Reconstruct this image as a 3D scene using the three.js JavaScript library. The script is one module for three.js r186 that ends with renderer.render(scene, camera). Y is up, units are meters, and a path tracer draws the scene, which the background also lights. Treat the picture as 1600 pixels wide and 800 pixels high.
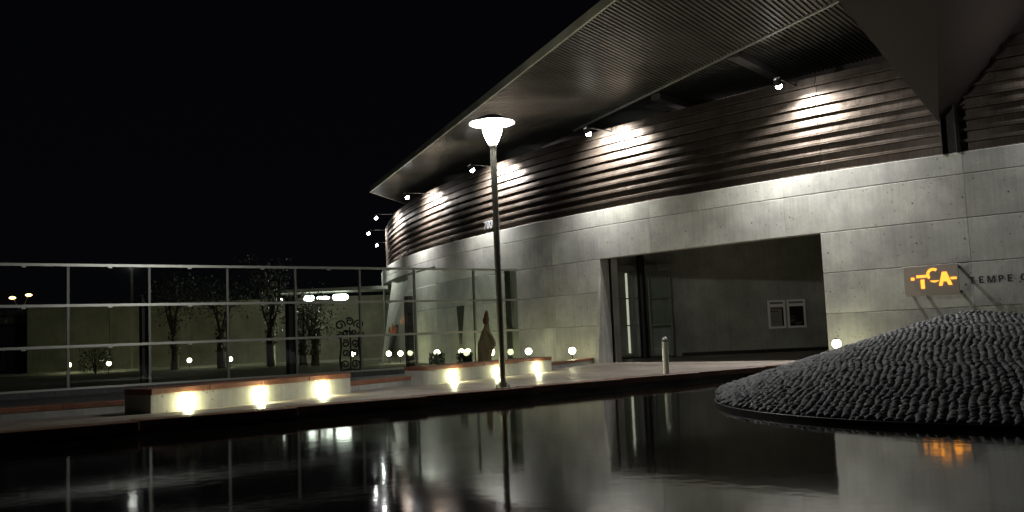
import * as THREE from 'three';
import { mergeGeometries } from 'three/addons/utils/BufferGeometryUtils.js';
import { RoundedBoxGeometry } from 'three/addons/geometries/RoundedBoxGeometry.js';
import { ConvexGeometry } from 'three/addons/geometries/ConvexGeometry.js';
import { FontLoader } from 'three/addons/loaders/FontLoader.js';
import { TextGeometry } from 'three/addons/geometries/TextGeometry.js';

// ------------------------------------------------------------------ camera, sky, exposure
const scene = new THREE.Scene();
const camera = new THREE.PerspectiveCamera(31.0, 2, 0.1, 600);
{
  const p = 0.0872, r = 0.0423;
  const f = new THREE.Vector3(0, Math.sin(p), -Math.cos(p)), up = new THREE.Vector3(0, Math.cos(p), Math.sin(p)), rt = new THREE.Vector3(1, 0, 0);
  const X = rt.clone().multiplyScalar(Math.cos(r)).addScaledVector(up, -Math.sin(r));
  const Y = up.clone().multiplyScalar(Math.cos(r)).addScaledVector(rt, Math.sin(r));
  const m = new THREE.Matrix4().makeBasis(X, Y, f.clone().negate());
  camera.quaternion.setFromRotationMatrix(m);
  camera.position.set(0, 1.1135, 0);
}
const renderer = new THREE.WebGLRenderer({ antialias: true });
renderer.toneMapping = THREE.LinearToneMapping;
renderer.toneMappingExposure = 1.0;
renderer.shadowMap.enabled = true;
{ // clear night sky: nearly black, a trace of city light all round the horizon
  const w = 64, h = 32, d = new Float32Array(w * h * 4);
  for (let y = 0; y < h; y++) for (let x = 0; x < w; x++) {
    const el = ((y + 0.5) / h - 0.5) * Math.PI, k = Math.exp(-Math.abs(el) * 3), i = (y * w + x) * 4;
    d[i] = 0.0010 + 0.0007 * k; d[i + 1] = 0.0011 + 0.0006 * k; d[i + 2] = 0.0018 + 0.0004 * k; d[i + 3] = 1;
  }
  const t = new THREE.DataTexture(d, w, h, THREE.RGBAFormat, THREE.FloatType);
  t.mapping = THREE.EquirectangularReflectionMapping; t.magFilter = THREE.LinearFilter; t.needsUpdate = true;
  scene.background = t; scene.environment = t;
}
// strengths of the lamps (candela) and their colours
const LAMP = { street: 56, spot: 340, bench: 4.2, garden: 0.5, wall: 1.1 };
const C_STREET = new THREE.Color(1.0, 0.995, 0.96), C_SPOT = new THREE.Color(1.0, 0.985, 0.97), C_GARDEN = new THREE.Color(1.0, 0.99, 0.56);

// ------------------------------------------------------------------ helpers
let seed = 7;
const rnd = () => { seed = (seed * 1664525 + 1013904223) >>> 0; return seed / 4294967296; };
const rr = (a, b) => a + (b - a) * rnd();
const V = (x, y, z) => new THREE.Vector3(x, y, z);
const used = {};
function numbered(n) { const k = used[n] = (used[n] ?? -1) + 1; return k ? `${n}_${String(k).padStart(3, '0')}` : n; }
function tag(o, label, category, group, kind) {
  if (label) o.userData.label = label; if (category) o.userData.category = category; if (group) o.userData.group = group; if (kind) o.userData.kind = kind; return o;
}
function shade(o) { o.castShadow = true; o.receiveShadow = true; return o; }
function mesh(name, geo, mat, parent) { const m = shade(new THREE.Mesh(geo, mat)); m.name = parent ? name : numbered(name); (parent || scene).add(m); return m; }
function thing(name, pos, turn, label, category, group) {
  const g = new THREE.Group(); g.name = numbered(name); g.position.set(...pos); g.rotation.y = turn || 0; scene.add(g); return tag(g, label, category, group);
}
function struct(name, geo, mat) { return tag(mesh(name, geo, mat), null, null, null, 'structure'); }
function box(w, h, d, x = 0, y = 0, z = 0) { const g = new THREE.BoxGeometry(w, h, d); g.translate(x, y, z); return g; }
function rbox(w, h, d, x = 0, y = 0, z = 0, r = 0.01) { const g = new RoundedBoxGeometry(w, h, d, 1, r); g.translate(x, y, z); return g; }
function cyl(r0, r1, h, x = 0, y = 0, z = 0, n = 16) { const g = new THREE.CylinderGeometry(r1, r0, h, n); g.translate(x, y + h / 2, z); return g; }
function bar(a, b, w, h = w) { // box beam from a to b
  const d = b.clone().sub(a), g = new THREE.BoxGeometry(w, h, d.length());
  const q = new THREE.Matrix4().lookAt(b, a, V(0, 1, 0)); g.applyMatrix4(q); const m = a.clone().add(b).multiplyScalar(0.5); g.translate(m.x, m.y, m.z); return g;
}
function boxUV(g, s = 1) { // uv in metres by dominant axis
  g = g.index ? g.toNonIndexed() : g; g.computeVertexNormals(); const p = g.attributes.position, n = g.attributes.normal, uv = new Float32Array(p.count * 2);
  for (let i = 0; i < p.count; i++) {
    const ax = Math.abs(n.getX(i)), ay = Math.abs(n.getY(i)), az = Math.abs(n.getZ(i)), x = p.getX(i), y = p.getY(i), z = p.getZ(i);
    const [u, v] = ay > ax && ay > az ? [x, z] : ax > az ? [z, y] : [x, y]; uv[2 * i] = u * s; uv[2 * i + 1] = v * s;
  }
  g.setAttribute('uv', new THREE.BufferAttribute(uv, 2)); return g;
}
function prism(pts, y0, y1) { // plan polygon [[x,z]..] extruded upwards
  const s = new THREE.Shape(pts.map(([x, z]) => new THREE.Vector2(x, -z)));
  const g = new THREE.ExtrudeGeometry(s, { depth: y1 - y0, bevelEnabled: false }); g.rotateX(-Math.PI / 2); g.translate(0, y0, 0); return boxUV(g);
}
function hull(pts) { return boxUV(new ConvexGeometry(pts)); }
// frame along the pool edge: u runs along it to the right, w away from the camera
const TX = 0.8042, TZ = -0.5943, NX = -0.5943, NZ = -0.8042, TURN = Math.atan2(0.5943, 0.8042);
const uw = (u, w) => [u * TX + w * NX, u * TZ + w * NZ];
const UW = (u, w, y = 0) => { const [x, z] = uw(u, w); return V(x, y, z); };
// the round building: axis and radius
const CX = 46.597, CZ = -69.518, R = 55.934, D2R = Math.PI / 180;
const ring = (a, r, y) => V(CX + r * Math.sin(a * D2R), y, CZ + r * Math.cos(a * D2R));
function sweep(profile, a0, a1, step = 0.5) { // closed profile [[r,h]..] (counter-clockwise) swept round the axis from a0 to a1 degrees
  const n = Math.max(1, Math.ceil((a1 - a0) / step)), pos = [], nor = [], uv = [], idx = []; let len = 0;
  const at = (a, r, h) => [CX + r * Math.sin(a), h, CZ + r * Math.cos(a)];
  profile.forEach(([r0, h0], i) => {
    const [r1, h1] = profile[(i + 1) % profile.length], l = Math.hypot(r1 - r0, h1 - h0), nr = (h1 - h0) / l, nh = -(r1 - r0) / l, b = pos.length / 3;
    for (let k = 0; k <= n; k++) {
      const a = (a0 + (a1 - a0) * k / n) * D2R;
      for (const [r, h, e] of [[r0, h0, 0], [r1, h1, l]]) { pos.push(...at(a, r, h)); nor.push(nr * Math.sin(a), nh, nr * Math.cos(a)); uv.push(a * R, Math.abs(nr) > 0.5 ? h : len + e); }
      if (k < n) { const q = b + 2 * k; idx.push(q, q + 2, q + 1, q + 2, q + 3, q + 1); }
    }
    len += l;
  });
  const tris = THREE.ShapeUtils.triangulateShape(profile.map(([r, h]) => new THREE.Vector2(r, h)), []);
  for (const [a, s] of [[a0 * D2R, -1], [a1 * D2R, 1]]) {
    const b = pos.length / 3;
    for (const [r, h] of profile) { pos.push(...at(a, r, h)); nor.push(s * Math.cos(a), 0, -s * Math.sin(a)); uv.push(r, h); }
    for (const t of tris) idx.push(b + t[0], b + t[s > 0 ? 2 : 1], b + t[s > 0 ? 1 : 2]);
  }
  const g = new THREE.BufferGeometry();
  g.setAttribute('position', new THREE.Float32BufferAttribute(pos, 3)); g.setAttribute('normal', new THREE.Float32BufferAttribute(nor, 3)); g.setAttribute('uv', new THREE.Float32BufferAttribute(uv, 2)); g.setIndex(idx); return g;
}
const rect = (r0, r1, h0, h1, c = 0) => c ? [[r0, h0], [r1 - c, h0], [r1, h0 + c], [r1, h1 - c], [r1 - c, h1], [r0, h1]] : [[r0, h0], [r1, h0], [r1, h1], [r0, h1]];

// ------------------------------------------------------------------ textures
function noiseField(n, cells, sd) { // tileable value noise
  const g = new Float32Array(cells * cells); let s = sd; for (let i = 0; i < g.length; i++) { s = (s * 1664525 + 1013904223) >>> 0; g[i] = s / 4294967296; }
  const o = new Float32Array(n * n), sm = t => t * t * (3 - 2 * t);
  for (let y = 0; y < n; y++) for (let x = 0; x < n; x++) {
    const fx = x / n * cells, fy = y / n * cells, x0 = fx | 0, y0 = fy | 0, tx = sm(fx - x0), ty = sm(fy - y0), x1 = (x0 + 1) % cells, y1 = (y0 + 1) % cells;
    o[y * n + x] = (g[y0 * cells + x0] * (1 - tx) + g[y0 * cells + x1] * tx) * (1 - ty) + (g[y1 * cells + x0] * (1 - tx) + g[y1 * cells + x1] * tx) * ty;
  }
  return o;
}
function fbm(n, oct, sd) { const o = new Float32Array(n * n); let tot = 0; for (const [c, a] of oct) { const f = noiseField(n, c, sd += 911); for (let i = 0; i < o.length; i++) o[i] += f[i] * a; tot += a; } for (let i = 0; i < o.length; i++) o[i] /= tot; return o; }
function tex(n, fn, srgb, repeat) {
  const d = new Uint8Array(n * n * 4);
  for (let i = 0; i < n * n; i++) { const c = fn(i, i % n, (i / n) | 0); d[4 * i] = c[0]; d[4 * i + 1] = c[1]; d[4 * i + 2] = c[2]; d[4 * i + 3] = 255; }
  const t = new THREE.DataTexture(d, n, n); t.wrapS = t.wrapT = THREE.RepeatWrapping; t.magFilter = THREE.LinearFilter; t.minFilter = THREE.LinearMipmapLinearFilter; t.generateMipmaps = true;
  if (srgb) t.colorSpace = THREE.SRGBColorSpace; t.repeat.set(repeat, repeat); t.needsUpdate = true; return t;
}
const cl = v => Math.max(0, Math.min(255, v));
const N1 = fbm(512, [[4, 1], [9, 0.8], [21, 0.5], [64, 0.3], [170, 0.25]], 11);
const N2 = fbm(512, [[32, 1], [90, 0.8], [256, 0.9]], 77);
const N3 = fbm(512, [[3, 1], [7, 0.7], [15, 0.4]], 401);
const streak = new Float32Array(512 * 512); // vertical runs of paler and darker concrete
{ const a = noiseField(512, 128, 9), b = noiseField(512, 5, 31); for (let y = 0; y < 512; y++) for (let x = 0; x < 512; x++) streak[y * 512 + x] = a[((y >> 5) % 512) * 512 + x] * 0.7 + b[y * 512 + x] * 0.3; }
const pits = new Float32Array(512 * 512); { let s = 5; for (let k = 0; k < 150; k++) { s = (s * 1664525 + 1013904223) >>> 0; const x = s % 512, y = (s >>> 9) % 512, r = 1 + (s >>> 20) % 2; for (let j = -r; j <= r; j++) for (let i = -r; i <= r; i++) if (i * i + j * j <= r * r) pits[((y + j + 512) % 512) * 512 + (x + i + 512) % 512] = 1; } }
const concTex = tex(512, i => { const v = 152 + (N1[i] - 0.5) * 52 + (streak[i] - 0.5) * 15 + (N2[i] - 0.5) * 12 + (N3[i] - 0.5) * 58 - pits[i] * 40; return [cl(v), cl(v), cl(v - 6 - (N3[i] - 0.5) * 10)]; }, true, 1 / 5.3);
const concBump = tex(512, i => { const v = 128 + (N2[i] - 0.5) * 110 + (N1[i] - 0.5) * 60 - pits[i] * 70; return [cl(v), cl(v), cl(v)]; }, false, 1 / 5.3);
const deckTex = tex(512, i => { const v = 128 + (N1[i] - 0.5) * 62 + (N2[i] - 0.5) * 22 + (N3[i] - 0.5) * 40; return [cl(v + 9), cl(v - 1), cl(v - 11)]; }, true, 1 / 4.1);
const deckRough = tex(512, i => { const v = 118 + (N1[i] - 0.5) * 130 + (N2[i] - 0.5) * 50; return [cl(v), cl(v), cl(v)]; }, false, 1 / 3.3);
const redTex = tex(512, i => { const v = 96 + (N2[i] - 0.5) * 36 + (N1[i] - 0.5) * 50; return [cl(v + 32), cl(v - 12), cl(v - 34)]; }, true, 1 / 2.1);
const bronzeTex = tex(512, i => { const v = 112 + (N1[i] - 0.5) * 50 + (streak[i] - 0.5) * 30 + (N3[i] - 0.5) * 30; return [cl(v + 6), cl(v - 1), cl(v - 8)]; }, true, 1 / 3.7);
const bronzeRough = tex(512, i => { const v = 108 + (N1[i] - 0.5) * 90 + (N2[i] - 0.5) * 50; return [cl(v), cl(v), cl(v)]; }, false, 1 / 2.9);
const zincTex = tex(512, i => { const v = 140 + (N1[i] - 0.5) * 50 + (N3[i] - 0.5) * 40; return [cl(v), cl(v), cl(v - 6)]; }, true, 1 / 4.3);
const stoneTex = tex(256, (i, x, y) => { const j = (y * 2) * 512 + x * 2, v = 66 + (N2[j] - 0.5) * 50 + (N1[j] - 0.5) * 40; return [cl(v), cl(v + 2), cl(v + 3)]; }, true, 1);
const W1 = fbm(512, [[10, 1], [19, 0.9], [37, 0.7], [70, 0.35]], 1234);
const waterBump = tex(512, i => { const v = W1[i] * 255; return [v, v, v]; }, false, 1);

// ------------------------------------------------------------------ materials
const std = o => new THREE.MeshStandardMaterial(o);
const M = {
  conc: std({ map: concTex, bumpMap: concBump, bumpScale: 0.004, roughness: 0.78 }),
  conc2: std({ map: concTex, bumpMap: concBump, bumpScale: 0.004, roughness: 0.78, color: new THREE.Color(0.9, 0.9, 0.88) }),
  conc3: std({ map: concTex, bumpMap: concBump, bumpScale: 0.004, roughness: 0.74, color: new THREE.Color(1.06, 1.05, 1.02) }),
  jointConc: std({ color: new THREE.Color(0.29, 0.285, 0.26), roughness: 0.95 }),
  holeShade: std({ color: new THREE.Color(0.05, 0.05, 0.048), roughness: 0.8 }),
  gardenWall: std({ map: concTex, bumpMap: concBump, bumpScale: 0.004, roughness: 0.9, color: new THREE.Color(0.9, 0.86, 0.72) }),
  deck: std({ map: deckTex, roughnessMap: deckRough, roughness: 0.95, bumpMap: concBump, bumpScale: 0.002 }),
  red: std({ map: redTex, roughness: 0.6, bumpMap: concBump, bumpScale: 0.002 }),
  red2: std({ map: redTex, roughness: 0.55, color: new THREE.Color(0.86, 0.88, 0.9) }),
  coping: std({ map: redTex, roughness: 0.55, color: new THREE.Color(0.72, 0.82, 0.9) }),
  garden: std({ color: new THREE.Color(0.06, 0.06, 0.035), roughness: 1, bumpMap: concBump, bumpScale: 0.02 }),
  water: new THREE.MeshPhysicalMaterial({ color: new THREE.Color(0.006, 0.006, 0.005), roughness: 0.06, ior: 1.33, bumpMap: waterBump, bumpScale: 0.0009 }),
  bronze: [1, 0.9, 1.1].map(k => std({ map: bronzeTex, roughnessMap: bronzeRough, roughness: 0.95, metalness: 0.8, color: new THREE.Color(0.6 * k, 0.55 * k, 0.51 * k) })),
  bronzeBack: std({ color: new THREE.Color(0.11, 0.095, 0.085), roughness: 0.7, metalness: 0.5 }),
  zinc: [1, 0.9, 1.12].map(k => std({ map: zincTex, metalness: 0.7, roughness: 0.42, color: new THREE.Color(0.42 * k, 0.42 * k, 0.39 * k) })),
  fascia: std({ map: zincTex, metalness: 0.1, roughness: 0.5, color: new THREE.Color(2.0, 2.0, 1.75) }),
  dark: std({ color: new THREE.Color(0.045, 0.04, 0.036), roughness: 0.8 }),
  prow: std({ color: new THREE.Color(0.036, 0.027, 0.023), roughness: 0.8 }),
  steelDark: std({ color: new THREE.Color(0.035, 0.033, 0.03), roughness: 0.5, metalness: 0.6 }),
  steel: std({ color: new THREE.Color(0.42, 0.42, 0.38), roughness: 0.36, metalness: 0.7 }),
  steelPaint: std({ color: new THREE.Color(0.30, 0.30, 0.26), roughness: 0.42, metalness: 0.4 }),
  pole: std({ color: new THREE.Color(0.58, 0.56, 0.47), roughness: 0.27, metalness: 0.55 }),
  post: std({ color: new THREE.Color(0.2, 0.2, 0.18), roughness: 0.45, metalness: 0.5 }),
  glass: new THREE.MeshPhysicalMaterial({ color: new THREE.Color(0.93, 0.97, 0.93), roughness: 0.02, transmission: 1, thickness: 0, ior: 1.45 }),
  dish: std({ color: new THREE.Color(0.8, 0.8, 0.78), roughness: 0.5 }),
  granite: std({ map: stoneTex, roughness: 0.5 }),
  letterDark: std({ color: new THREE.Color(0.03, 0.028, 0.025), roughness: 0.5, metalness: 0.5 }),
  numeral: std({ color: new THREE.Color(0.14, 0.14, 0.14), roughness: 0.35, metalness: 0.3 }),
  signPlate: std({ color: new THREE.Color(0.42, 0.36, 0.31), roughness: 0.6, metalness: 0.35, bumpMap: concBump, bumpScale: 0.001 }),
  trunk: std({ color: new THREE.Color(0.045, 0.035, 0.025), roughness: 0.95 }),
  leaf: [[0.12, 0.13, 0.09], [0.10, 0.11, 0.08], [0.04, 0.055, 0.04]].map(c => std({ color: new THREE.Color(...c), roughness: 0.22 })),
  iron: std({ color: new THREE.Color(0.02, 0.022, 0.03), roughness: 0.5, metalness: 0.5 }),
  ochre: std({ color: new THREE.Color(0.19, 0.155, 0.07), roughness: 0.75, bumpMap: concBump, bumpScale: 0.02 }),
  rust: std({ color: new THREE.Color(0.13, 0.06, 0.035), roughness: 0.8 }),
  slot: std({ color: new THREE.Color(0.03, 0.03, 0.028), roughness: 0.25 }),
  lightStreet: std({ color: 0xffffff, emissive: C_STREET, emissiveIntensity: 40 }),
  lightSpot: std({ color: 0xffffff, emissive: new THREE.Color(1, 0.99, 0.98), emissiveIntensity: 60 }),
  lightGarden: std({ color: 0xffffff, emissive: new THREE.Color(1, 1, 0.62), emissiveIntensity: 16 }),
  lightTube: std({ color: 0xffffff, emissive: new THREE.Color(0.95, 1, 0.92), emissiveIntensity: 11 }),
  lightSodium: std({ color: 0xffffff, emissive: new THREE.Color(1, 0.56, 0.24), emissiveIntensity: 6 }),
  glowDoorGap: std({ color: 0xffffff, emissive: new THREE.Color(1, 0.98, 0.8), emissiveIntensity: 0.5 }),
  signOrange: std({ color: 0x301000, emissive: new THREE.Color(1, 0.36, 0.04), emissiveIntensity: 2.2 }),
};
function lamp(parent, at, color, cd, radius) { const l = new THREE.PointLight(color, cd, 0, 2); l.position.copy(at); l.castShadow = true; l.shadow.radius = radius / 0.02; parent.add(l); return l; }

// ------------------------------------------------------------------ ground, pool, deck
const K = 0.88, LEDGE = 0.1336, WATER_Y = -0.065, EDGE = u => 13.83 + 0.042 * u, ETURN = TURN - Math.atan(0.042);
struct('ground', (() => { const g = new THREE.PlaneGeometry(700, 700); g.rotateX(-Math.PI / 2); g.translate(0, -0.75, -150); return g; })(), M.garden);
{
  const [a, b, c, d] = [uw(-60, EDGE(-60) + 0.3), uw(60, EDGE(60) + 0.3), uw(60, -40), uw(-60, -40)];
  const g = prism([a, b, c, d], WATER_Y - 0.4, WATER_Y); const uv = g.attributes.uv; for (let i = 0; i < uv.count; i++) uv.setXY(i, uv.getX(i) / 3.7, uv.getY(i) / 3.7);
  struct('pool_water', g, M.water);
}
const deck = struct('deck', (() => { // falls gently from the pool edge to the building
  const rows = [u => [EDGE(u) + 0.42, LEDGE - 0.002], () => [16.0, 0], () => [90, 0]], pos = [], uv = [], idx = [];
  rows.forEach((f, r) => { for (let k = 0; k <= 1; k++) { const u = -60 + 130 * k, [w, y] = f(u), [x, z] = uw(u, w); pos.push(x, y, z); uv.push(u, w); } if (r) { const b = 2 * r - 2; idx.push(b, b + 1, b + 2, b + 1, b + 3, b + 2); } });
  const g = new THREE.BufferGeometry(); g.setAttribute('position', new THREE.Float32BufferAttribute(pos, 3)); g.setAttribute('uv', new THREE.Float32BufferAttribute(uv, 2)); g.setIndex(idx); g.computeVertexNormals(); return g;
})(), M.deck);
{ // coping stones along the pool edge, parts of the deck
  const L = 2.44; let k = 0;
  for (let u = -6.2; u < 27; u += L, k++) {
    const g = boxUV(rbox(L - 0.012, 0.13, 0.42, 0, -0.065 + 0.004, 0, 0.012)); const uv = g.attributes.uv; for (let i = 0; i < uv.count; i++) uv.setX(i, uv.getX(i) + k * 1.37);
    const m = mesh('coping_stone', g, M.coping, deck); const [x, z] = uw(u + L / 2, EDGE(u + L / 2) + 0.205); m.position.set(x, LEDGE + (k % 3) * 0.0015, z); m.rotation.y = ETURN;
  }
  mesh('pool_edge_wall', (() => { const g = prism([uw(-60, EDGE(-60) + 0.06), uw(60, EDGE(60) + 0.06), uw(60, EDGE(60) + 0.41), uw(-60, EDGE(-60) + 0.41)], -0.62, LEDGE - 0.128); return g; })(), M.granite, deck);
}
struct('garden_ground', prism([uw(-60, 28.5), uw(20.6, 28.5), [-1.0, -38.2], [-2.2, -40.2], [-4.2, -44], [-6.6, -52], [-6.5, -57.2], [-70, -57.2], [-70, -30]], 0.006, 0.03), M.garden);

// ------------------------------------------------------------------ the round building
const building = thing('arts_center', [0, 0, 0], 0, 'large round concrete and bronze building with wide flying roof', 'building');
const H = [0, 1.40, 2.62, 3.84, 5.06, 5.67], OPEN0 = -50.8, OPEN1 = -41.75;
{ // concrete wall: a recessed backing with one panel for every pour
  const back = [sweep(rect(R - 0.42, R - 0.02, 0, 5.66), -69.2, OPEN0 - 0.012), sweep(rect(R - 0.42, R - 0.02, 0, 5.66), OPEN1 + 0.012, -27), sweep(rect(R - 0.42, R - 0.02, 3.852, 5.66), OPEN0 - 0.012, OPEN1 + 0.012), sweep(rect(R - 0.42, R - 0.02, 4.72, 5.66), -97, -69.2)];
  const wall = mesh('concrete_wall', mergeGeometries(back), M.jointConc, building);
  const js = []; for (let k = -11; k <= 7; k++) js.push(-58.94 + 5.35 * k + 10.7);
  js.sort((a, b) => a - b);
  for (let row = 0; row < 5; row++) {
    const edges = js.filter(a => a >= -97 && a <= -26.5);
    for (let i = 0; i + 1 < edges.length; i++) {
      let a0 = edges[i], a1 = edges[i + 1]; const ga = 0.004, gh = row < 4 ? 0.009 : 0;
      const pieces = [];
      if (row < 3) { if (a1 <= OPEN0 || a0 >= OPEN1) pieces.push([a0 + ga, a1 - ga]); else { if (a0 < OPEN0) pieces.push([a0 + ga, OPEN0]); if (a1 > OPEN1) pieces.push([OPEN1, a1 - ga]); } } else pieces.push([a0 + ga, a1 - ga]);
      for (let [p, q] of pieces) {
        let h0 = H[row] + (row ? 0.007 : 0), h1 = H[row + 1] - gh;
        if (row < 3) { if (q < -69.2) continue; p = Math.max(p, -69.2); }
        if (row === 3 && p < -69.2) h0 = 4.72;
        const g = sweep(rect(R - 0.1, R, h0, h1, 0.012), p, q, 0.4), uv = g.attributes.uv, du = rnd() * 9, dv = rnd() * 9;
        for (let k = 0; k < uv.count; k++) uv.setXY(k, uv.getX(k) + du, uv.getY(k) + dv);
        mesh('concrete_panel', g, [M.conc, M.conc2, M.conc3][Math.floor(rnd() * 3)], wall);
      }
    }
  }
  // tie holes left by the formwork: flat discs, hole shade painted as dark colour
  const th = []; const o = new THREE.CylinderGeometry(0.022, 0.022, 0.006, 10); o.rotateX(Math.PI / 2);
  for (let row = 0; row < 4; row++) for (let a = -72; a < -28; a += 1.27) {
    if (row < 3 && a > OPEN0 - 0.2 && a < OPEN1 + 0.2) continue; if (row < 3 && a < -69) continue; if (rnd() < 0.2) continue;
    for (const f of [0.5]) { const p = ring(a + rr(-0.1, 0.1), R, H[row] + (H[row + 1] - H[row]) * f + rr(-0.05, 0.05)), g = o.clone(); g.rotateY(a * D2R); g.translate(p.x, p.y, p.z); th.push(g); }
  }
  tag(mesh('tie_holes', mergeGeometries(th), M.holeShade, wall), null, null, null, 'stuff');
  mesh('jamb', sweep(rect(R - 0.43, R - 0.11, 0, 3.845), OPEN0 - 0.04, OPEN0 + 0.003, 0.1), M.conc2, wall);
  // flared foot of the left jamb and the battered pier at the far end
  mesh('jamb_foot', hull([ring(-51.2, R - 0.05, 0), ring(OPEN0, R - 0.05, 0), ring(OPEN0 + 0.02, R + 0.34, 0), ring(-50.95, R + 0.36, 0), ring(-50.92, R + 0.004, 3.2), ring(OPEN0 + 0.01, R + 0.004, 3.2)]), M.conc3, wall);
  mesh('battered_pier', hull([V(-7.75, 0, -53.4), V(-5.43, 0, -48.6), V(-7.0, 5.05, -53.9), V(-5.33, 5.05, -49.1), V(-3.6, 0, -50.2), V(-3.8, 5.05, -50.6), V(-6.2, 0, -54.8), V(-6.2, 5.05, -54.8)]), M.conc2, wall);
}
{ // wedge-shaped dark slot windows
  for (const [a0, a1, b0, b1, h0, h1, off] of [[-61.75, -60.9, -61.55, -61.33, 0.87, 2.63, 0.012], [-71.75, -70.7, -71.6, -71.35, 0.25, 2.05, 0.32]]) {
    const q = [[b0, h0], [b1, h0], [a1, h1], [a0, h1]];
    const rb = R + (off > 0.1 ? 0.75 : off), rtp = R + off;
    mesh('slot_window', hull([...q.map(([a, h]) => ring(a, h < 1 ? rb : rtp, h)), ...q.map(([a, h]) => ring(a, (h < 1 ? rb : rtp) - 0.2, h))]), M.slot, building);
  }
}
{ // bronze cladding: ten lapped bands in lengths of 7.85 degrees
  const RC = R - 0.45, y0 = 5.67, BH = 0.31;
  const clad = mesh('cladding', sweep(rect(RC - 0.2, RC - 0.045, y0 - 0.05, y0 + 10 * BH - 0.02), -97.2, -24), M.bronzeBack, building);
  const js = []; for (let k = 0; k < 10; k++) js.push(-97.2 + 0.5 + 7.85 * k);
  for (let b = 0; b < 10; b++) {
    const y = y0 + b * BH, P = [[-0.04, 0], [0.105, 0], [0.11, 0.006], [0.11, 0.030], [0.1, 0.034], [0.1, 0.046], [0.11, 0.05], [0.11, 0.078], [0.1, 0.088], [0.0, 0.1], [0.0, BH - 0.012], [-0.04, BH - 0.012]].map(([r, h]) => [RC + r, y + h]);
    for (let i = 0; i + 1 < js.length; i++) {
      const g = sweep(P, js[i] + 0.008, js[i + 1] - 0.008, 0.4), uv = g.attributes.uv, du = rnd() * 7, dv = rnd() * 7; for (let k = 0; k < uv.count; k++) uv.setXY(k, uv.getX(k) + du, uv.getY(k) + dv);
      mesh('cladding_panel', g, M.bronze[Math.floor(rnd() * 3)], clad);
    }
  }
}
{ // wall behind the cladding up to the roof
  mesh('clerestory_wall', sweep(rect(R - 4.4, R - 4.1, 5.5, 11), -97, -24, 1), M.bronzeBack, building);
}
const RY = 9.5;
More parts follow.
